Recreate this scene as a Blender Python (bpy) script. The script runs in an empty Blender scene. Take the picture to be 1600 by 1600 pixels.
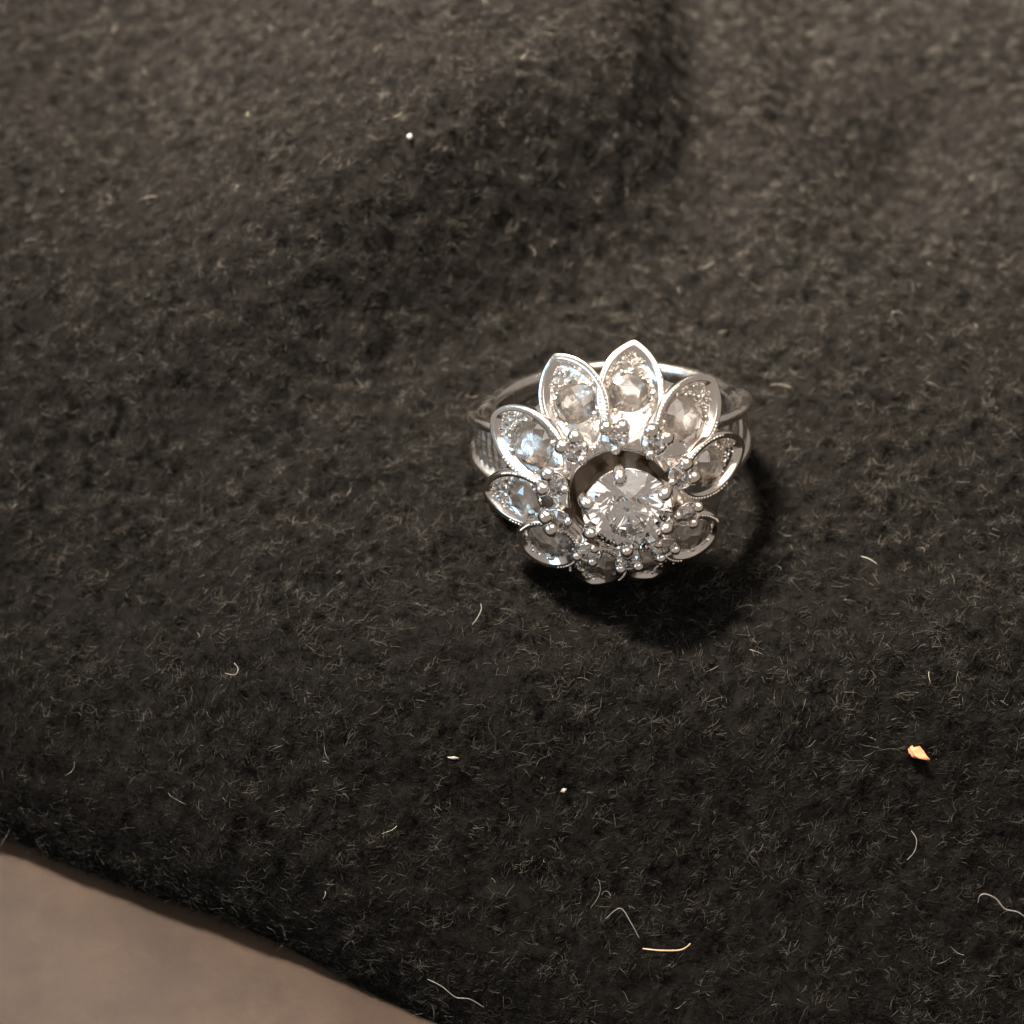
import bpy, bmesh, math, random
import numpy as np
from mathutils import Vector, Matrix

MM = 0.001                      # everything below is written in millimetres
scene = bpy.context.scene
C = scene.collection
random.seed(5)
rng = np.random.default_rng(11)
R = math.radians

# ------------------------------------------------------------------ camera
D, PHI, FOV = 111.0, R(55), R(40)
cam_d = bpy.data.cameras.new('camera')
cam = bpy.data.objects.new('camera', cam_d)
C.objects.link(cam)
cam.location = Vector((0, -D * math.cos(PHI), D * math.sin(PHI))) * MM
cam.rotation_euler = (math.pi / 2 - PHI, 0, 0)
cam_d.sensor_width = 36
cam_d.lens = 18 / math.tan(FOV / 2)
cam_d.clip_start = 0.005
cam_d.clip_end = 20
cam_d.dof.use_dof = True
cam_d.dof.focus_distance = 98.5 * MM
cam_d.dof.aperture_fstop = cam_d.lens / 1.55
scene.camera = cam

# ------------------------------------------------------------------ world (dim warm room), lamps and added lights
world = bpy.data.worlds.new('World')
scene.world = world
world.use_nodes = True
bg = world.node_tree.nodes['Background']
bg.inputs[0].default_value = (1.0, 0.87, 0.77, 1)
bg.inputs[1].default_value = 0.34


def lamp(name, loc, target, size, power, color, shape='DISK', size_y=None):
    d = bpy.data.lights.new(name, 'AREA')
    d.shape = shape
    d.size = size
    if size_y:
        d.size_y = size_y
    d.energy = power
    d.color = color
    o = bpy.data.objects.new(name, d)
    o.location = loc
    v = Vector(target) - Vector(loc)
    o.rotation_euler = v.to_track_quat('-Z', 'Y').to_euler()
    C.objects.link(o)
    return o




def bulb(name, loc, power, color, size, target=None, cone=None):
    """a lamp bulb or added sparkle light: a small glowing sphere, shaded to a cone when cone is given"""
    d = bpy.data.lights.new(name, 'SPOT' if cone else 'POINT')
    d.energy = power
    d.shadow_soft_size = size
    d.color = color
    o = bpy.data.objects.new(name, d)
    o.location = loc
    if cone:
        d.spot_size = cone
        d.spot_blend = 1.0
        o.rotation_euler = (Vector(target) - Vector(loc)).to_track_quat('-Z', 'Y').to_euler()
    C.objects.link(o)


bulb('desk_lamp', (-0.19, 0.215, 0.50), 400.0, (1.0, 0.865, 0.74), 0.075, (0.004, 0.099, 0), R(21.5))
lamp('ceiling_bounce', (0.10, 0.00, 1.25), (0, 0, 0), 1.5, 9.0, (1.0, 0.90, 0.82))  # added overhead panel, as ceiling bounce for metal and stones to reflect
lamp('ring_fill', (-0.20, 0.34, 0.56), (0, 0, 0), 0.30, 0.4, (1.0, 0.86, 0.72))  # added broad fill from back left, brightening the ring
lamp('far_window', (-0.75, -0.22, 0.40), (0, 0, 0), 0.50, 2.7, (0.42, 0.72, 1.0), 'RECTANGLE', 0.36)
for bx, by, bz in ((0.34, 0.62, 0.72), (0.50, 0.38, 0.80), (-0.12, -0.30, 1.1), (0.18, 0.10, 0.95), (-0.30, 0.02, 0.9),
                   (0.42, -0.12, 0.9), (0.02, 0.52, 0.95)):
    bulb('sparkle_light', (bx, by, bz), 1.1, (1.0, 0.80, 0.62), 0.032)  # added small lights that put sparkle into the diamonds

vs = scene.view_settings
vs.view_transform = 'Standard'
vs.look = 'None'
vs.exposure = 0
vs.gamma = 1
cy = scene.cycles
cy.max_bounces = 24
cy.transmission_bounces = 20
cy.glossy_bounces = 10
cy.diffuse_bounces = 3
cy.transparent_max_bounces = 8
cy.sample_clamp_indirect = 3
cy.blur_glossy = 0.3
cy.use_adaptive_sampling = False
cy.use_denoising = True
scene.cycles_curves.shape = 'RIBBONS'
scene.cycles_curves.subdivisions = 2


# ------------------------------------------------------------------ materials
def new_mat(name):
    m = bpy.data.materials.new(name)
    m.use_nodes = True
    nt = m.node_tree
    return m, nt, nt.nodes['Principled BSDF'], nt.nodes, nt.links


def tex_noise(nt, scale, detail=3, rough=0.6):
    n = nt.nodes.new('ShaderNodeTexNoise')
    n.inputs['Scale'].default_value = scale
    n.inputs['Detail'].default_value = detail
    n.inputs['Roughness'].default_value = rough
    tc = nt.nodes.new('ShaderNodeTexCoord')
    nt.links.new(tc.outputs['Object'], n.inputs['Vector'])
    return n


def ramp(nt, src, stops):
    r = nt.nodes.new('ShaderNodeValToRGB')
    e = r.color_ramp.elements
    while len(e) < len(stops):
        e.new(0.5)
    for el, (p, c) in zip(e, stops):
        el.position = p
        el.color = (*c, 1)
    nt.links.new(src, r.inputs[0])
    return r


def metal_mat(name, col, rlo, rhi, bump):
    m, nt, p, nd, lk = new_mat(name)
    p.inputs['Metallic'].default_value = 1
    n = tex_noise(nt, 900, 4)
    r = ramp(nt, n.outputs['Fac'], [(0.3, (rlo,) * 3), (0.75, (rhi,) * 3)])
    lk.new(r.outputs[0], p.inputs['Roughness'])
    n3 = tex_noise(nt, 350, 3)
    c = ramp(nt, n3.outputs['Fac'], [(0.3, tuple(x * 0.86 for x in col)), (0.6, col)])
    lk.new(c.outputs[0], p.inputs['Base Color'])
    n2 = tex_noise(nt, 1400, 3)
    b = nd.new('ShaderNodeBump')
    b.inputs['Strength'].default_value = bump
    b.inputs['Distance'].default_value = 0.00012 if bump >= 1 else 0.00006
    lk.new(n2.outputs['Fac'], b.inputs['Height'])
    lk.new(b.outputs[0], p.inputs['Normal'])
    return m


M_POL = metal_mat('white_gold_polished', (0.90, 0.85, 0.795), 0.10, 0.24, 0.35)
M_CUT = metal_mat('white_gold_cut', (0.74, 0.70, 0.655), 0.22, 0.40, 1.0)
M_DARK = metal_mat('white_gold_shaded', (0.36, 0.30, 0.24), 0.25, 0.5, 0.9)  # shade of the deep well put into the metal colour
M_OLD = metal_mat('white_gold_worn', (0.76, 0.72, 0.67), 0.16, 0.32, 0.2)


def diamond_mat():
    m = bpy.data.materials.new('diamond')
    m.use_nodes = True
    nt = m.node_tree
    nt.nodes.clear()
    out = nt.nodes.new('ShaderNodeOutputMaterial')
    g = nt.nodes.new('ShaderNodeBsdfGlass')
    g.inputs['Color'].default_value = (0.99, 0.985, 0.98, 1)
    g.inputs['IOR'].default_value = 2.42
    g.inputs['Roughness'].default_value = 0.0
    nt.links.new(g.outputs[0], out.inputs[0])
    return m


M_DIA = diamond_mat()


# ------------------------------------------------------------------ object helpers
def link_mesh(name, me, mat, parent=None, mw=None, smooth=True):
    if mat and not me.materials:
        me.materials.append(mat)
    if smooth:
        me.polygons.foreach_set('use_smooth', [True] * len(me.polygons))
    o = bpy.data.objects.new(name, me)
    C.objects.link(o)
    if parent:
        o.parent = parent
    if mw is not None:
        o.matrix_basis = mw
    return o


def mesh_from(name, verts, faces):
    me = bpy.data.meshes.new(name)
    me.from_pydata([tuple(c * MM for c in v) for v in verts], [], faces)
    me.update()
    return me


def frame(pos, xdir, zdir):
    z = Vector(zdir).normalized()
    x = Vector(xdir)
    x = (x - z * x.dot(z)).normalized()
    y = z.cross(x)
    m = Matrix((x, y, z)).transposed().to_4x4()
    m.translation = Vector(pos) * MM
    return m


def loft(loops, close_u=True, cap_end=True, cap_start=False):
    """loops: list of equal-length point lists; returns verts, faces"""
    n = len(loops[0])
    verts = [p for l in loops for p in l]
    faces = []
    for i in range(len(loops) - 1):
        for j in range(n if close_u else n - 1):
            k = (j + 1) % n
            faces.append((i * n + j, i * n + k, (i + 1) * n + k, (i + 1) * n + j))
    if cap_end:
        faces.append(tuple((len(loops) - 1) * n + j for j in range(n)))
    if cap_start:
        faces.append(tuple(reversed(range(n))))
    return verts, faces


def ball_mesh(name, r, squash=1.0, sub=2, stretch=1.0):
    bm = bmesh.new()
    bmesh.ops.create_icosphere(bm, subdivisions=sub, radius=r)
    for v in bm.verts:
        v.co.x *= stretch
        v.co.z *= squash
        v.co *= 1 + 0.05 * math.sin(v.co.x / r * 4 + v.co.y / r * 3)
    for v in bm.verts:
        v.co *= MM
    me = bpy.data.meshes.new(name)
    bm.to_mesh(me)
    bm.free()
    return me


def diamond_mesh(name, r, table=0.52, crown=0.34, pav=0.83, twist=0.0, jit=0.012, old=False):
    pts = []
    rr = random.Random(int(r * 1000 + twist * 77))
    J = lambda: rr.uniform(-jit, jit)
    for i in range(8):
        a = i * math.pi / 4 + math.pi / 8 + twist
        pts.append((table * math.cos(a), table * math.sin(a), crown + J() * .3))
        a = i * math.pi / 4 + twist
        pts.append((0.79 * math.cos(a) * (1 + J()), 0.79 * math.sin(a) * (1 + J()), crown * 0.50 + J() * .5))
        a = i * math.pi / 4 + twist
        if not old:
            pts.append((0.26 * math.cos(a), 0.26 * math.sin(a), -pav * 0.80 + J()))
    for i in range(16):
        a = i * math.pi / 8 + twist
        pts.append((math.cos(a), math.sin(a), 0.015 + J() * .3))
        pts.append((math.cos(a), math.sin(a), -0.025 + J() * .3))
    for i in range(8):
        a = i * math.pi / 4 + twist
        pts.append((0.05 * math.cos(a), 0.05 * math.sin(a), -pav))
    bm = bmesh.new()
    for p in pts:
        bm.verts.new(Vector(p) * r * MM)
    bmesh.ops.convex_hull(bm, input=bm.verts)
    bmesh.ops.dissolve_limit(bm, angle_limit=R(1.0), verts=bm.verts, edges=bm.edges)
    bmesh.ops.recalc_face_normals(bm, faces=bm.faces)
    me = bpy.data.meshes.new(name)
    bm.to_mesh(me)
    bm.free()
    return me


# ------------------------------------------------------------------ smooth value noise (numpy)
def vnoise(x, y, seed):
    g = np.random.default_rng(seed).random((256, 256))
    xi = np.floor(x).astype(int)
    yi = np.floor(y).astype(int)
    fx = x - xi
    fy = y - yi
    fx = fx * fx * (3 - 2 * fx)
    fy = fy * fy * (3 - 2 * fy)
    a = g[xi & 255, yi & 255]
    b = g[(xi + 1) & 255, yi & 255]
    c = g[xi & 255, (yi + 1) & 255]
    d = g[(xi + 1) & 255, (yi + 1) & 255]
    return (a * (1 - fx) + b * fx) * (1 - fy) + (c * (1 - fx) + d * fx) * fy - 0.5


def sstep(a, b, x):
    t = np.clip((x - a) / (b - a), 0, 1)
    return t * t * (3 - 2 * t)


# ------------------------------------------------------------------ the cloth surface
E0 = np.array([-20.6, -29.0])
E1 = np.array([0.9258, -0.378])
E2 = np.array([0.378, 0.9258])
ROLL = 6.0
TQ = ROLL * math.pi / 2


def height(x, y):
    h = 0.38 * np.minimum(0, y + 13)
    edge = (y - (29 + 0.62 * (x + 1))) * 0.85
    side = 0.75 * (20 - x - 0.10 * (y - 45))
    d = -5.0 * np.log(np.exp(-np.clip(edge, -60, 60) / 5.0) + np.exp(-np.clip(side, -60, 60) / 5.0))
    hump = sstep(-10, 7, d) * (0.25 + 0.75 * sstep(-38, -6, x))
    h = h + 13.0 * hump - 4.5 * np.exp(-((x - 17.5) / 5.0) ** 2) * sstep(26, 44, y)
    h = h + 2.6 * np.exp(-((x - 24) / 9.0) ** 2 - ((y - 34) / 11.0) ** 2)
    h = h - 7.0 * np.exp(-((x - 39 - 0.3 * (y - 43)) / 6.5) ** 2 - ((y - 43) / 10.0) ** 2)
    h = h + 2.0 * np.exp(-((x - 34) / 12.0) ** 2 - ((y - 8) / 16.0) ** 2)
    h = h + 3.0 * np.exp(-((y + 17) / 7.5) ** 2) * sstep(-26, -4, x)
    h = h - 0.22 * np.maximum(0, -(x + 20)) * sstep(24, 4, y)
    h = h + 2.6 * vnoise(x / 34 + 3.1, y / 34 + 8.2, 1) + 1.2 * vnoise(x / 15 + 1.7, y / 15, 2)
    ring = np.exp(-(((x - 8) / 13.0) ** 2 + ((y - 2) / 14.0) ** 2))
    h = h * (1 - 0.9 * ring) - 0.1 * ring
    h = h + 0.34 * vnoise(x / 4.5, y / 4.5, 3)
    return h


def surf(p, t, micro=True):
    wave = 1.6 * vnoise(p / 16.0, p * 0, 21) + 0.5 * vnoise(p / 4.0, p * 0, 22)
    b = np.clip((TQ - t) / ROLL, 0, 2.4)
    s = np.where(t > TQ, ROLL + (t - TQ), ROLL * (1 - np.sin(b)))
    dz = np.where(t > TQ, 0, -ROLL * (1 - np.cos(b)))
    s = s + wave
    x = E0[0] + E1[0] * p + E2[0] * s
    y = E0[1] + E1[1] * p + E2[1] * s
    z = height(x, y) + dz
    if micro:
        z = z + 0.65 * vnoise(p / 1.2, t / 1.0, 5) + 0.95 * vnoise(p / 0.66, t / 0.6, 6)
    return np.stack([x, y, z], -1)


def build_cloth():
    P = np.concatenate([np.arange(-150, -84, 3.0), np.arange(-84, 72, 0.5), np.arange(72, 200, 3.0)])
    T = np.concatenate([np.arange(-5, 128, 0.5), np.arange(128, 240, 4.0)])
    pp, tt = np.meshgrid(P, T, indexing='ij')
    v = surf(pp.ravel(), tt.ravel()) * MM
    n, m = len(P), len(T)
    i = np.arange(n - 1)[:, None] * m + np.arange(m - 1)[None, :]
    f = np.stack([i, i + m, i + m + 1, i + 1], -1).reshape(-1, 4)
    me = bpy.data.meshes.new('wool_cloth')
    me.vertices.add(len(v))
    me.vertices.foreach_set('co', v.ravel())
    me.loops.add(f.size)
    me.loops.foreach_set('vertex_index', f.ravel().astype(np.int32))
    me.polygons.add(len(f))
    me.polygons.foreach_set('loop_start', np.arange(0, f.size, 4, dtype=np.int32))
    me.update()
    me.validate()
    mat, nt, pr, nd, lk = new_mat('black_wool_felt')
    n1 = tex_noise(nt, 1500, 4, 0.7)
    r1 = ramp(nt, n1.outputs['Fac'], [(0.3, (0.003, 0.0028, 0.0026)), (0.7, (0.010, 0.0093, 0.0085))])
    lk.new(r1.outputs[0], pr.inputs['Base Color'])
    pr.inputs['Roughness'].default_value = 1
    pr.inputs['Specular IOR Level'].default_value = 0.0
    bp = nd.new('ShaderNodeBump')
    bp.inputs['Distance'].default_value = 0.0003
    lk.new(n1.outputs['Fac'], bp.inputs['Height'])
    lk.new(bp.outputs[0], pr.inputs['Normal'])
    return link_mesh('wool_cloth', me, mat)


cloth = build_cloth()
cloth['label'] = 'soft black felted wool cloth spread under the flower ring, fuzzy and gently folded'
cloth['category'] = 'cloth'


def in_view(v, pad):
    cp = np.array(cam.location) / MM
    f = np.array([0, math.cos(PHI), -math.sin(PHI)])
    u = np.array([0, math.sin(PHI), math.cos(PHI)])
    w = v - cp
    z = w @ f
    k = 1 / math.tan(FOV / 2)
    return (np.abs(w[:, 0] * k / z) < pad) & (np.abs((w @ u) * k / z) < pad)


def fibre_mat(name, stops, rough=0.55):
    mat, nt, pr, nd, lk = new_mat(name)
    hi = nd.new('ShaderNodeHairInfo')
    r1 = ramp(nt, hi.outputs['Random'], stops)
    n1 = tex_noise(nt, 650, 3, 0.6)
    r2 = ramp(nt, n1.outputs['Fac'], [(0.38, (0.16, 0.16, 0.165)), (0.64, (1.9, 1.83, 1.72))])
    mx = nd.new('ShaderNodeMix')
    mx.data_type = 'RGBA'
    mx.blend_type = 'MULTIPLY'
    mx.inputs[0].default_value = 1
    lk.new(r1.outputs[0], mx.inputs[6])
    lk.new(r2.outputs[0], mx.inputs[7])
    lk.new(mx.outputs[2], pr.inputs['Base Color'])
    pr.inputs['Roughness'].default_value = rough
    pr.inputs['Specular IOR Level'].default_value = 0.015
    return mat


def build_nap(name, count, npt, len_lo, len_hi, lift_lo, lift_hi, rad, curl, mat, seed, dens_mask=True):
    g = np.random.default_rng(seed)
    p = g.uniform(-84, 74, count)
    t = g.uniform(-3.5, 128, count)
    root = surf(p, t, False)
    keep = in_view(root, 1.22)
    if dens_mask:
        tuft = 0.6 * vnoise(p / 1.3, t / 1.0, 31) + 1.1 * vnoise(p / 0.62, t / 0.55, 6) + 0.5 * vnoise(p / 6, t / 6, 33)
        keep &= tuft > g.uniform(-0.50, 0.50, count)
    p, t = p[keep], t[keep]
    root = surf(p, t)
    e = 0.4
    dp = surf(p + e, t, False) - surf(p - e, t, False)
    dt = surf(p, t + e, False) - surf(p, t - e, False)
    nrm = np.cross(dp, dt)
    nrm /= np.linalg.norm(nrm, axis=1)[:, None]
    n = len(p)
    az = R(38) + g.normal(0, 0.65, n) + 1.3 * vnoise(p / 5, t / 5, 34)
    az = np.where(g.random(n) < 0.4, az + math.pi, az)
    d = np.stack([np.cos(az), np.sin(az), np.zeros(n)], -1)
    d -= nrm * (d * nrm).sum(1)[:, None]
    d /= np.linalg.norm(d, axis=1)[:, None]
    side = np.cross(nrm, d)
    L = g.uniform(len_lo, len_hi, n) * (1 + 0.5 * g.random(n) ** 3)
    lift = g.uniform(lift_lo, lift_hi, n)
    c1 = g.normal(0, curl, n)
    c2 = g.normal(0, curl, n)
    ph = g.uniform(0, 6.28, n)
    pos = np.zeros((n, npt, 3))
    cur = root - nrm * 0.1
    ang = g.normal(0, 0.3, n)
    el = lift.copy()
    for k in range(npt):
        pos[:, k] = cur
        s = k / (npt - 1)
        ang = ang + c1 + 0.8 * curl * np.sin(ph + 5 * s)
        el = el + c2 * 0.6 - lift * 1.35 / (npt - 1)
        step = (d * np.cos(ang)[:, None] + side * np.sin(ang)[:, None]) * np.cos(el)[:, None] + nrm * np.sin(el)[:, None]
        cur = cur + step * (L / (npt - 1))[:, None]
    hc = bpy.data.hair_curves.new(name)
    hc.add_curves([npt] * n)
    hc.attributes['position'].data.foreach_set('vector', (pos * MM).astype(np.float32).ravel())
    ra = hc.attributes.get('radius') or hc.attributes.new('radius', 'FLOAT', 'POINT')
    taper = np.linspace(1, 0.55, npt)
    rads = (rad * g.uniform(0.7, 1.3, n))[:, None] * taper[None, :] * MM
    ra.data.foreach_set('value', rads.astype(np.float32).ravel())
    hc.materials.append(mat)
    o = bpy.data.objects.new(name, hc)
    C.objects.link(o)
    o.parent = cloth
    o['kind'] = 'stuff'
    print(name, n)
    return o


M_NAP = fibre_mat('wool_fibre', [(0.0, (0.0020, 0.0019, 0.0018)), (0.45, (0.0088, 0.0086, 0.0080)),
                                 (0.88, (0.0285, 0.0277, 0.0252)), (1.0, (0.068, 0.066, 0.060))])
M_LONG = fibre_mat('wool_guard_fibre', [(0.0, (0.02, 0.019, 0.018)), (0.7, (0.07, 0.066, 0.06)), (1.0, (0.30, 0.28, 0.25))], 0.4)
build_nap('wool_nap', 2100000, 5, 0.35, 0.95, 0.05, 0.52, 0.0165, 0.17, M_NAP, 41)
build_nap('loose_wool_hair', 2200, 8, 0.7, 1.8, 0.2, 0.7, 0.015, 0.22, M_LONG, 42, False)


# ------------------------------------------------------------------ bare skin below the edge of the cloth
def build_skin():
    rad, half = 58.0, 130.0
    ctr = Vector((E0[0] - E2[0] * 15, E0[1] - E2[1] * 15, -10.4 - rad))
    ax = Vector((E1[0], E1[1], 0.0))
    up = Vector((0, 0, 1))
    sd = up.cross(ax)
    loops = []
    N = 72
    for i in range(61):
        s = -1 + 2 * i / 60
        cap = math.sqrt(max(0, 1 - max(0, (abs(s) - 0.72) / 0.28) ** 2))
        rr = rad * (1 + 0.10 * s) * max(cap, 0.02)
        loops.append([tuple(ctr + ax * (s * half) + (sd * math.cos(a) + up * math.sin(a) * 0.96) *
                            (rr * (1 + 0.01 * math.sin(3 * a + 4 * s)))) for a in (2 * math.pi * j / N for j in range(N))])
    v, f = loft(loops, cap_start=True)
    me = mesh_from('person', v, f)
    mat, nt, pr, nd, lk = new_mat('bare_skin')
    n1 = tex_noise(nt, 120, 4, 0.65)
    r1 = ramp(nt, n1.outputs['Fac'], [(0.34, (0.034, 0.020, 0.012)), (0.62, (0.058, 0.036, 0.023))])
    n2 = tex_noise(nt, 300, 2, 0.5)
    r2 = ramp(nt, n2.outputs['Fac'], [(0.32, (0.62, 0.52, 0.44)), (0.46, (1, 1, 1))])
    mx = nd.new('ShaderNodeMix')
    mx.data_type = 'RGBA'
    mx.blend_type = 'MULTIPLY'
    mx.inputs[0].default_value = 0.4
    lk.new(r1.outputs[0], mx.inputs[6])
    lk.new(r2.outputs[0], mx.inputs[7])
    lk.new(mx.outputs[2], pr.inputs['Base Color'])
    pr.inputs['Roughness'].default_value = 0.55
    pr.inputs['Specular IOR Level'].default_value = 0.25
    pr.inputs['Subsurface Weight'].default_value = 0.25
    pr.inputs['Subsurface Radius'].default_value = (1, 0.35, 0.2)
    pr.inputs['Subsurface Scale'].default_value = 0.0012
    b = nd.new('ShaderNodeBump')
    b.inputs['Strength'].default_value = 0.12
    b.inputs['Distance'].default_value = 0.0002
    n3 = tex_noise(nt, 900, 3)
    lk.new(n3.outputs['Fac'], b.inputs['Height'])
    lk.new(b.outputs[0], pr.inputs['Normal'])
    o = link_mesh('person', me, mat)
    o['label'] = 'bare light brown skin, out of focus, below the edge of the black wool cloth'
    o['category'] = 'person'


build_skin()

# ------------------------------------------------------------------ the ring
ring = bpy.data.objects.new('flower_ring', None)
C.objects.link(ring)
ring.empty_display_size = 0.005
rm = Matrix(((0.998, -0.058, -0.02), (0.007, 0.434, -0.901), (0.061, 0.899, 0.434)))
ring.matrix_world = Matrix.Translation(Vector((7.69, 4.25, 6.35)) * MM) @ rm.to_quaternion().to_matrix().to_4x4()
ring['label'] = 'white gold flower cluster ring set with diamonds, lying on the black wool cloth'
ring['category'] = 'ring'


def hoop_pt(a, r, y):
    return (r * math.sin(a), y, -r * math.cos(a))


def rounded_section(hw, hr, n=20, e=0.6, crown=0.0):
    """superellipse cross-section in (y, radial)"""
    out = []
    for i in range(n):
        t = 2 * math.pi * i / n
        c, s = math.cos(t), math.sin(t)
        out.append((hw * math.copysign(abs(c) ** e, c), hr * math.copysign(abs(s) ** e, s)))
    return out


# shank: the round hoop
loops = []
for i in range(97):
    a = R(-112 + 224 * i / 96)
    k = min(1, abs(a) / R(100))
    hw = 0.85 + 0.75 * k ** 2
    hr = 0.50 + 0.18 * k
    rr = 9.35 + 0.25 * k ** 3
    loops.append([hoop_pt(a, rr + dr, dy) for dy, dr in rounded_section(hw, hr, 24, 0.75)])
v, f = loft(loops, cap_start=True)
link_mesh('shank', mesh_from('shank', v, f), M_OLD, ring)

# split shoulders: two arms and a grooved plate between them on each side
for sx in (-1, 1):
    for sy in (-1, 1):
        loops = []
        for i in range(33):
            u = i / 32
            a = sx * R(72 + 62 * u)
            yy = sy * (0.75 + 1.7 * (u ** 0.75))
            rr = 9.55 + (1.15 if sx < 0 else 0.65) * math.sin(math.pi * min(1, u * 1.05)) ** 1.2
            hw = 0.34 + 0.12 * u
            hr = 0.46
            loops.append([hoop_pt(a, rr + dr, yy + dy) for dy, dr in rounded_section(hw, hr, 16, 0.7)])
        v, f = loft(loops, cap_start=True)
        link_mesh('shoulder_arm', mesh_from('shoulder_arm', v, f), M_OLD, ring)
    grid = []
    na, ny = 44, 15
    for lay in (0, 1):
        for i in range(na):
            u0 = 0.50 if sx < 0 else 0.12
            u = u0 + (0.98 - u0) * i / (na - 1)
            a = sx * R(72 + 62 * u)
            half = 0.75 + 1.7 * (u ** 0.75) - 0.2
            rr = 9.55 + (1.15 if sx < 0 else 0.65) * math.sin(math.pi * min(1, u * 1.05)) ** 1.2 - 0.05
            rr += 0.09 * math.sin(i * 2 * math.pi / 5.5) - lay * 0.55
            grid.append([hoop_pt(a, rr + 0.10 * (1 - (2 * j / (ny - 1) - 1) ** 2), half * (2 * j / (ny - 1) - 1)) for j in range(ny)])
    verts = [p for row in grid for p in row]
    faces = []
    for lay in (0, 1):
        o0 = lay * na * ny
        for i in range(na - 1):
            for j in range(ny - 1):
                q = (o0 + i * ny + j, o0 + i * ny + j + 1, o0 + (i + 1) * ny + j + 1, o0 + (i + 1) * ny + j)
                faces.append(q if lay else q[::-1])
    o1 = na * ny
    for j in range(ny - 1):
        faces.append((j, j + 1, o1 + j + 1, o1 + j))
        e0 = (na - 1) * ny
        faces.append((e0 + j + 1, e0 + j, o1 + e0 + j, o1 + e0 + j + 1))
    link_mesh('shoulder_plate', mesh_from('shoulder_plate', verts, faces), M_CUT, ring)

# gallery: the domed metal web under the petals, with the round well in its middle
PET_AZ = [81.8, 114.3, 151.5, 188.0, 219.5, 256.0, 286.5, 321.0, 9.0, 44.5]
NTH = 160
prof = [(3.52, 10.5), (3.5, 11.2), (3.5, 12.25), (3.56, 12.45), (3.75, 12.55), (4.3, 12.30), (5.4, 11.45),
        (6.6, 10.35), (7.7, 9.25), (8.2, 8.75), (8.32, 8.50), (8.2, 8.25), (7.6, 8.2), (6.4, 8.7), (5.0, 8.8)]
loops = []
for (pr_, pz) in prof:
    lp = []
    for j in range(NTH):
        th = 2 * math.pi * j / NTH
        near = min(abs((math.degrees(th) - a + 180) % 360 - 180) for a in PET_AZ)
        sc = 1.0
        if pr_ > 6:
            sc = 1 + 0.055 * (math.cos(min(1, near / 17) * math.pi)) * ((pr_ - 6) / 2.3)
        r_ = pr_ * sc
        lp.append((r_ * math.cos(th), r_ * math.sin(th), pz - (r_ - pr_) * 0.8))
    loops.append(lp)
v, f = loft(loops, cap_end=False)
f = [q[::-1] for q in f]
link_mesh('gallery', mesh_from('gallery', v, f), M_POL, ring)
loops = []
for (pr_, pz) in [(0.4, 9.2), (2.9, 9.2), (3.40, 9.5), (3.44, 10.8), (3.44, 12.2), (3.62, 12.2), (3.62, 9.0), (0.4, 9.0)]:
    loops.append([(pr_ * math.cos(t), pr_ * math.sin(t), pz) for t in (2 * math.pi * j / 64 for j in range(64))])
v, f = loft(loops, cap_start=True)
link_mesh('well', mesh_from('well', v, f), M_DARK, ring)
# head collar joining the gallery to the shoulders
loops = []
for (pr_, pz) in [(4.9, 9.2), (5.0, 8.0), (4.6, 6.9), (4.0, 6.7), (3.9, 7.6), (4.0, 9.2)]:
    loops.append([(pr_ * 1.15 * math.cos(t), pr_ * 0.8 * math.sin(t), pz) for t in (2 * math.pi * j / 48 for j in range(48))])
v, f = loft(loops, cap_end=False)
link_mesh('under_gallery', mesh_from('under_gallery', v, [q[::-1] for q in f]), M_OLD, ring)

BEADS = {}


def bead(parent, pos, r, squash=0.9, name='bead', mat=None, stretch=1.0, rot=0.0):
    key = (round(r, 2), squash, stretch)
    if key not in BEADS:
        BEADS[key] = ball_mesh('bead', r, squash, 2, stretch)
    mw = Matrix.Translation(Vector(pos) * MM) @ Matrix.Rotation(rot, 4, 'Z')
    return link_mesh(name, BEADS[key], mat or M_POL, parent, mw)


DIA = {}


def diamond(parent, r, pos, twist, name='diamond', tilt=0.0, **kw):
    key = (round(r, 2), round(twist, 2))
    if key not in DIA:
        DIA[key] = diamond_mesh('diamond', r, twist=twist, **kw)
    return link_mesh(name, DIA[key], M_DIA, parent, Matrix.Translation(Vector(pos) * MM) @
                     Matrix.Rotation(R(tilt), 4, Vector((math.cos(twist * 9), math.sin(twist * 9), 0))), smooth=False)


def marquise(a, b, d, roundness, n=64):
    Rr = (a * a + b * b) / (2 * b)
    hl = math.sqrt(max(0.01, (Rr - d) ** 2 - (Rr - b) ** 2))
    pts = []
    for j in range(n):
        t = 2 * math.pi * j / n
        u = hl * math.cos(t)
        vv = math.sqrt(max(0, (Rr - d) ** 2 - u * u)) - (Rr - b)
        vv = math.copysign(max(vv, 0), math.sin(t))
        ue, ve = (a - d) * 0.97 * math.cos(t), (b - d) * math.sin(t)
        pts.append((u * (1 - roundness) + ue * roundness, vv * (1 - roundness) + ve * roundness))
    return pts


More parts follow.
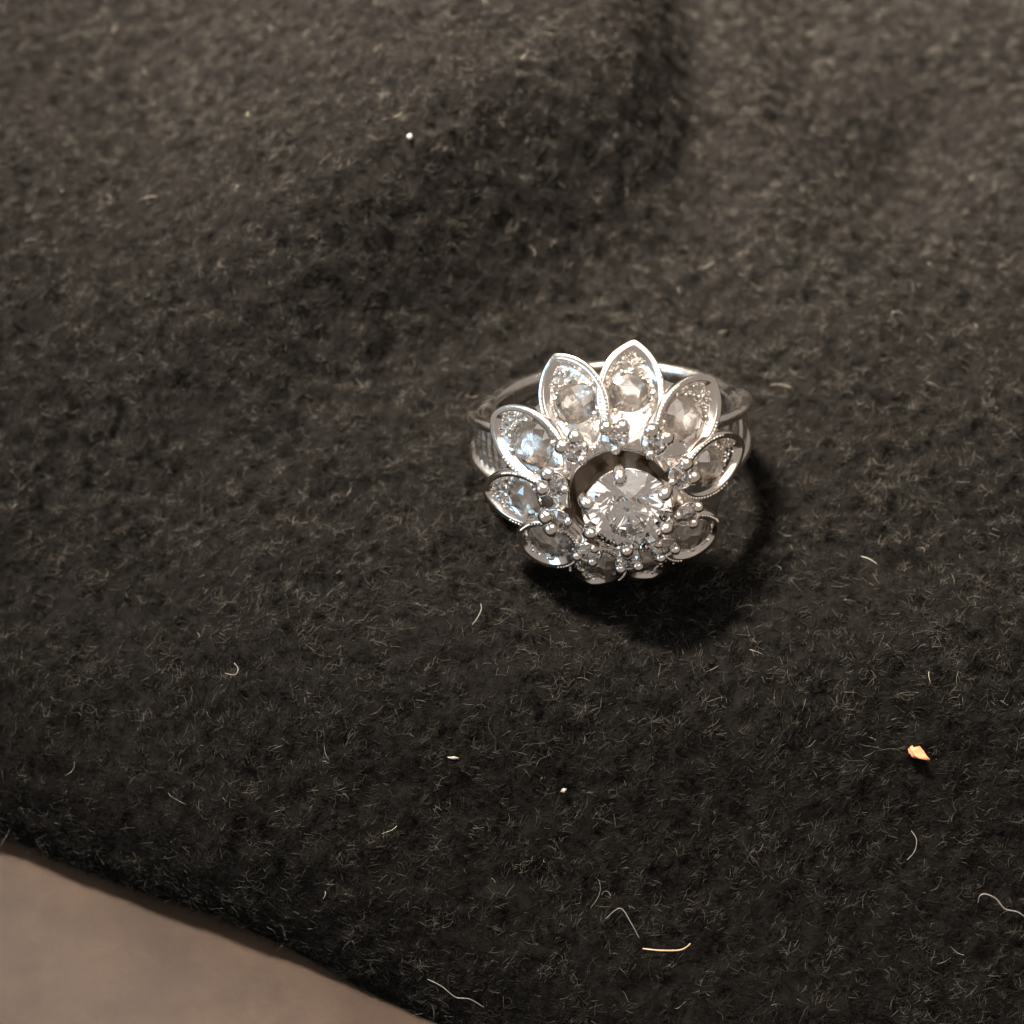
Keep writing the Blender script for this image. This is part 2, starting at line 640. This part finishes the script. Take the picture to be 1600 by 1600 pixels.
#        tip r, inner r, half width, roundness, stone r, roll
PETAL = [(10.05, 3.9, 2.12, 0.15, 1.42, 4),
         (10.05, 3.9, 2.20, 0.20, 1.46, -6),
         (10.00, 3.9, 2.20, 0.55, 1.72, -4),
         (9.95, 4.0, 2.02, 0.30, 1.42, 3),
         (8.95, 4.3, 2.15, 0.70, 1.72, 0, 10.1),
         (9.3, 4.1, 1.95, 0.15, 1.45, 0, 9.5),
         (9.0, 4.1, 1.95, 0.25, 1.40, 0, 9.5),
         (8.70, 4.2, 2.15, 0.70, 1.70, 0, 10.2),
         (9.30, 4.0, 2.10, 0.45, 1.42, 5),
         (9.75, 3.9, 2.15, 0.35, 1.68, 5)]
for k, (az, (rt, ri, hb, rnd, rs, roll, *hi)) in enumerate(zip(PET_AZ, PETAL)):
    hb *= 1.13
    rs *= 1.03
    th = R(az)
    er = Vector((math.cos(th), math.sin(th), 0))
    zt, zi = (hi[0] if hi else 8.15), 12.35
    inner = er * ri + Vector((0, 0, zi + 0.25))
    tip = er * rt + Vector((0, 0, zt))
    U = (tip - inner)
    ha = U.length / 2
    U.normalize()
    Tn = Vector((-math.sin(th), math.cos(th), 0))
    W = U.cross(Tn)
    if W.z < 0:
        W = -W
    W = Matrix.Rotation(R(roll), 3, U) @ W
    mw = frame((inner + tip) / 2, U, W)
    spec = [(0.50, -2.0), (0.22, -1.0), (0.02, -0.35), (0.0, -0.12), (0.02, 0.06), (0.08, 0.12), (0.12, 0.135), (0.40, 0.135), (0.46, 0.12),
            (0.50, 0.07), (0.80, -0.26), (0.83, -0.28), (0.88, -0.285)]
    loops = []
    for d_, w_ in spec:
        loops.append([(u_, v_, w_ + 0.10 * (1 - (u_ / ha) ** 2) - 0.05) for u_, v_ in marquise(ha, hb, d_, rnd)])
    su = -0.15
    for c_, w_ in ((rs * 0.92, -0.34), (rs * 0.86, -0.45), (rs * 0.80, -1.1), (rs * 0.72, -1.9)):
        loops.append([(su + c_ * math.cos(t), c_ * math.sin(t), w_) for t in (2 * math.pi * j / 64 for j in range(64))])
    v, f = loft(loops, cap_end=True)
    me = mesh_from('petal', v, f)
    me.materials.append(M_POL)
    me.materials.append(M_CUT)
    for q_, pl in enumerate(me.polygons):
        if len(spec) - 2 <= q_ // 64 < len(spec):
            pl.material_index = 1
    pet = link_mesh('petal', me, None, ring, mw)
    diamond(pet, rs, (su, 0, -0.13), 0.2 + 0.37 * k, tilt=(6 if k else -12), jit=0.035, table=0.46, crown=0.38, old=bool(k % 3 == 1))
    for q in (42, 138, 222, 318):
        t = R(q + random.uniform(-8, 8))
        bead(pet, (su + rs * 1.0 * math.cos(t), rs * 1.0 * math.sin(t), -0.12), 0.21, 0.8)
    # grains and a bright-cut ridge towards the tip
    gm = bmesh.new()
    gr = random.Random(100 + k)
    for g_ in range(150):
        ga = gr.uniform(0, 6.283)
        gu, gv = su + (rs + 0.12) * math.cos(ga), (rs + 0.10) * math.sin(ga)
        if g_ % 2:
            gu = gr.choice((-1, -1, 1)) * gr.uniform(rs, ha - 0.6)
            gv = gr.uniform(-1, 1) * (hb - 0.5) * (1 - (gu / ha) ** 2)
        if abs(gv) > (hb - 0.75) * (1 - (gu / ha) ** 2):
            continue
        mtx = Matrix.Translation((gu, gv, -0.285 + 0.10 * (1 - (gu / ha) ** 2))) @ Matrix.Rotation(gr.uniform(0, 3.1), 4, 'Z') @ Matrix.Rotation(gr.uniform(-.6, .6), 4, 'X')
        mtx = mtx @ Matrix.Diagonal((gr.uniform(.10, .26), gr.uniform(.07, .14), gr.uniform(.10, .22), 1))
        bmesh.ops.create_icosphere(gm, subdivisions=1, radius=1, matrix=mtx)
    for vv in gm.verts:
        vv.co *= MM
    gme = bpy.data.meshes.new('cut_grain')
    gm.to_mesh(gme)
    gm.free()
    gro = link_mesh('cut_grain', gme, M_POL, pet, smooth=False)
    gro['kind'] = 'stuff'
    bead(pet, (su + rs + 0.28, 0.05, -0.26), 0.24, 0.8)
    bead(pet, (su - rs - 0.20, 0.0, -0.26), 0.22, 0.8)
    if ha - rs > 1.4:
        bead(pet, (su + rs + 0.85, 0.0, -0.30), 0.16, 0.6, 'ridge', M_CUT, 2.6, random.uniform(-.3, .3))
        for q in (-0.42, 0.42):
            bead(pet, (su + rs + 0.18, q * 1.5, -0.30), 0.15, 0.8)
    # milgrain along the inner half of the rim
    bm = bmesh.new()
    mar = marquise(ha, hb, 0.22, rnd, 400)
    acc, last = 0, mar[0]
    for (u_, v_) in mar:
        acc += math.hypot(u_ - last[0], v_ - last[1])
        last = (u_, v_)
        if acc > 0.25 and (u_ < 0.35 * ha):
            acc = 0
            bmesh.ops.create_icosphere(bm, subdivisions=1, radius=0.11,
                                       matrix=Matrix.Translation((u_, v_, 0.10 + 0.10 * (1 - (u_ / ha) ** 2) - 0.03)))
    for vv in bm.verts:
        vv.co *= MM
    me = bpy.data.meshes.new('milgrain')
    bm.to_mesh(me)
    bm.free()
    mg = link_mesh('milgrain', me, M_POL, pet)
    mg['kind'] = 'stuff'

# ten small round settings between the petals and the centre
SM = [(-0.25, 4.83), (-2.95, 4.04), (-4.46, 1.42), (-4.33, -1.44), (-2.30, -4.14), (0.50, -4.95), (3.0, -4.0), (4.67, -1.35),
      (4.25, 1.70), (2.42, 4.30)]
for k, (sx, sy) in enumerate(SM):
    er = Vector((sx, sy, 0)).normalized()
    nz = (Vector((0, 0, 1)) + er * 0.42).normalized()
    mw = frame((sx, sy, 12.85), er, nz)
    loops = []
    for r_, w_ in ((0.75, -1.6), (0.92, -0.7), (1.0, -0.1), (1.0, 0.02), (0.95, 0.08), (0.92, 0.06), (0.88, -0.05), (0.70, -0.2), (0.4, -0.6), (0.1, -0.8)):
        loops.append([(r_ * math.cos(t), r_ * math.sin(t), w_) for t in (2 * math.pi * j / 32 for j in range(32))])
    v, f = loft(loops)
    col = link_mesh('collet', mesh_from('collet', v, f), M_POL, ring, mw)
    diamond(col, 0.88, (-0.08, 0, 0.02), 0.11 + 0.5 * k, tilt=5, jit=0.03)
    big = 0.40 if k in (4, 5, 6, 7) else 0.57
    for q, r_ in ((44, big), (-44, big), (180, 0.36)):
        t = R(q + random.uniform(-7, 7))
        bead(col, (0.86 * math.cos(t), 0.86 * math.sin(t), 0.16 if r_ > .3 else 0.12), r_ + 0.03 * (k % 2), 0.95)

# centre basket, its prongs and the large round stone
CX, CY = 0.42, 0.05
SR = 3.08
ZG = 14.55
loops = []
for r_, z_ in ((2.35, 12.9), (2.55, 12.95), (2.60, 13.2), (2.45, 13.3), (2.30, 13.15), (2.28, 12.95), (2.35, 12.9)):
    loops.append([(r_ * math.cos(t), r_ * math.sin(t), z_ - ZG) for t in (2 * math.pi * j / 48 for j in range(48))])
v, f = loft(loops, cap_end=False)
basket = link_mesh('basket', mesh_from('basket', v, f), M_POL, ring, Matrix.Translation(Vector((CX, CY, ZG)) * MM))
for q in (99, 160, 208, 268, 335, 30):
    t = R(q)
    path = [(1.5, -5.3, 0.36), (1.9, -3.4, 0.36), (2.45, -1.6, 0.36), (2.95, -0.4, 0.36), (3.10, 0.05, 0.36), (3.05, 0.30, 0.37),
            (2.88, 0.46, 0.40), (2.66, 0.52, 0.38), (2.52, 0.50, 0.24), (2.48, 0.46, 0.05)]
    loops = []
    for i, (r_, z_, w_) in enumerate(path):
        a0 = path[max(0, i - 1)]
        a1 = path[min(len(path) - 1, i + 1)]
        dr, dz = a1[0] - a0[0], a1[1] - a0[1]
        ln = math.hypot(dr, dz)
        nr, nz_ = dz / ln, -dr / ln
        lp = []
        w_ *= 1.22
        for j in range(14):
            s = 2 * math.pi * j / 14
            rr, zz, tt = r_ + w_ * math.cos(s) * nr, z_ + w_ * math.cos(s) * nz_, w_ * math.sin(s)
            lp.append((rr * math.cos(t) - tt * math.sin(t), rr * math.sin(t) + tt * math.cos(t), zz))
        loops.append(lp)
    v, f = loft(loops, cap_start=True)
    link_mesh('prong', mesh_from('prong', v, f), M_POL, basket)
cd = diamond(ring, SR, (CX, CY, ZG), 0.30, 'centre_diamond', tilt=4, table=0.47, crown=0.40, pav=0.80, jit=0.06, old=True)
cd['label'] = 'large round diamond held by six prongs over the dark well'

# ------------------------------------------------------------------ crumb, specks and stray threads lying on the nap
cpos = np.array(cam.location) / MM


def on_cloth(px, py, lift=0.55):
    """where the sight line through this spot of the photograph meets the cloth"""
    k = 800 / math.tan(FOV / 2)
    f = np.array([0, math.cos(PHI), -math.sin(PHI)])
    u = np.array([0, math.sin(PHI), math.cos(PHI)])
    d = f + np.array([1, 0, 0]) * (px - 800) / k - u * (py - 800) / k
    z = 0.0
    for _ in range(12):
        P = cpos + d * ((z - cpos[2]) / d[2])
        z = float(height(P[:1], P[1:2])[0]) + lift
    return Vector(P)


def simple_mat(name, col, rough=0.6, noise=None):
    m, nt, p, nd, lk = new_mat(name)
    n = tex_noise(nt, 2500, 3)
    r = ramp(nt, n.outputs['Fac'], [(0.3, tuple(c * 0.75 for c in col)), (0.7, col)])
    lk.new(r.outputs[0], p.inputs['Base Color'])
    p.inputs['Roughness'].default_value = rough
    return m


def tag(o, label, cat, group=None):
    o['label'] = label
    o['category'] = cat
    if group:
        o['group'] = group


def lump(name, px, py, sx, sy, sz, ang, mat, label, cat, seed, tail=0.0):
    rr = random.Random(seed)
    bm = bmesh.new()
    bmesh.ops.create_icosphere(bm, subdivisions=3, radius=1)
    for v in bm.verts:
        c = v.co.copy()
        n = 1 + 0.22 * math.sin(3.1 * c.x + seed) * math.cos(2.7 * c.y) + 0.20 * math.sin(7 * c.z + 5 * c.x + 3 * c.y) + rr.uniform(-.12, .12)
        v.co = Vector((c.x * sx * n, c.y * sy * n, c.z * sz * n))
        if c.x > 0.1 and tail:
            v.co.x += tail * (c.x - 0.1) ** 1.5
            v.co.y *= 1 - 0.75 * c.x
            v.co.z *= 1 - 0.4 * c.x
    for v in bm.verts:
        v.co *= MM
    me = bpy.data.meshes.new(name)
    bm.to_mesh(me)
    bm.free()
    P = on_cloth(px, py)
    mw = Matrix.Translation(P * MM) @ Matrix.Rotation(R(ang), 4, 'Z')
    tag(link_mesh(name, me, mat, None, mw), label, cat)


M_CRUMB = simple_mat('peach_flake', (0.55, 0.24, 0.115))
M_LINT = simple_mat('pale_lint', (0.28, 0.26, 0.23))
M_GOLD = simple_mat('golden_thread', (0.48, 0.36, 0.21), 0.4)
M_GREY = simple_mat('grey_thread', (0.17, 0.155, 0.14), 0.5)
lump('crumb', 1431, 1174, 0.50, 0.48, 0.25, -38, M_CRUMB, 'small peach orange flake lying on the black wool right of the ring', 'crumb', 3, 0.75)
lump('lint_speck', 640, 213, 0.17, 0.24, 0.15, 10, M_LINT, 'pale lint speck on the blurred cloth above and left of the ring', 'lint', 4)
lump('lint_speck', 881, 1235, 0.17, 0.13, 0.14, 20, M_LINT, 'round white lint speck on the cloth below the ring', 'lint', 5)
lump('lint_speck', 708, 1184, 0.36, 0.09, 0.1, -8, M_LINT, 'flat pinkish lint scrap left of the round white speck', 'lint', 6)


def thread(pts, rad, mat, label, lift=0.75):
    P = [on_cloth(x, y, lift + dz) for x, y, dz in pts]
    o0 = P[0].copy()
    fine = []
    n = len(P)
    for i in range(n - 1):
        p0, p1, p2, p3 = P[max(0, i - 1)], P[i], P[i + 1], P[min(n - 1, i + 2)]
        for s in range(6):
            t = s / 6
            fine.append(0.5 * ((2 * p1) + (p2 - p0) * t + (2 * p0 - 5 * p1 + 4 * p2 - p3) * t * t + (3 * p1 - p0 - 3 * p2 + p3) * t ** 3))
    fine.append(P[-1])
    loops = []
    for i, p in enumerate(fine):
        d = (fine[min(len(fine) - 1, i + 1)] - fine[max(0, i - 1)]).normalized()
        a = d.orthogonal().normalized()
        a = (Vector((0, 0, 1)) - d * d.z).normalized()
        b = d.cross(a)
        w = rad * (0.45 + 0.55 * math.sin(math.pi * min(1, max(0, (i + 1) / (len(fine) + 1)))) ** 0.5)
        loops.append([tuple(p - o0 + a * (w * math.cos(s)) + b * (w * math.sin(s))) for s in (math.pi * j / 3 for j in range(6))])
    v, f = loft(loops, cap_start=True)
    o = link_mesh('stray_thread', mesh_from('stray_thread', v, f), mat, None, Matrix.Translation(o0 * MM))
    tag(o, label, 'thread', 'stray threads on the wool cloth')


thread([(1004, 1482, -.3), (1032, 1485, .1), (1064, 1484, .2), (1079, 1474, .5)], 0.055, M_GOLD, 'bright golden stray thread near the bottom edge of the wool')
thread([(1528, 1411, -.2), (1531, 1400, .2), (1540, 1397, .3), (1556, 1404, .3), (1570, 1420, .2), (1590, 1425, .2), (1606, 1436, .1)], 0.052, M_GREY, 'long curled grey thread at the right edge of the cloth')
thread([(946, 1436, -.2), (969, 1419, .2), (986, 1442, .3), (999, 1466, .1)], 0.036, M_GREY, 'bent grey thread just above the golden one')
thread([(366, 1036, .0), (372, 1045, .3), (367, 1054, .3), (352, 1052, .0)], 0.036, M_GREY, 'tiny hooked pale thread on the left of the cloth')
thread([(751, 943, .2), (752, 952, .4), (746, 965, .3), (738, 976, .0)], 0.036, M_GREY, 'short pale thread on the cloth just below left of the ring')
thread([(668, 1530, .0), (690, 1541, .3), (712, 1558, .2), (734, 1561, .3), (756, 1574, .0)], 0.036, M_GREY, 'long wavy grey thread near the skin at the bottom')
thread([(1345, 869, .0), (1358, 873, .4), (1370, 881, .1)], 0.034, M_LINT, 'short straight white thread right of the ring')
thread([(1417, 1344, .0), (1429, 1330, .2), (1432, 1312, .3), (1424, 1298, .1)], 0.036, M_GREY, 'curved dull grey thread below the peach flake')
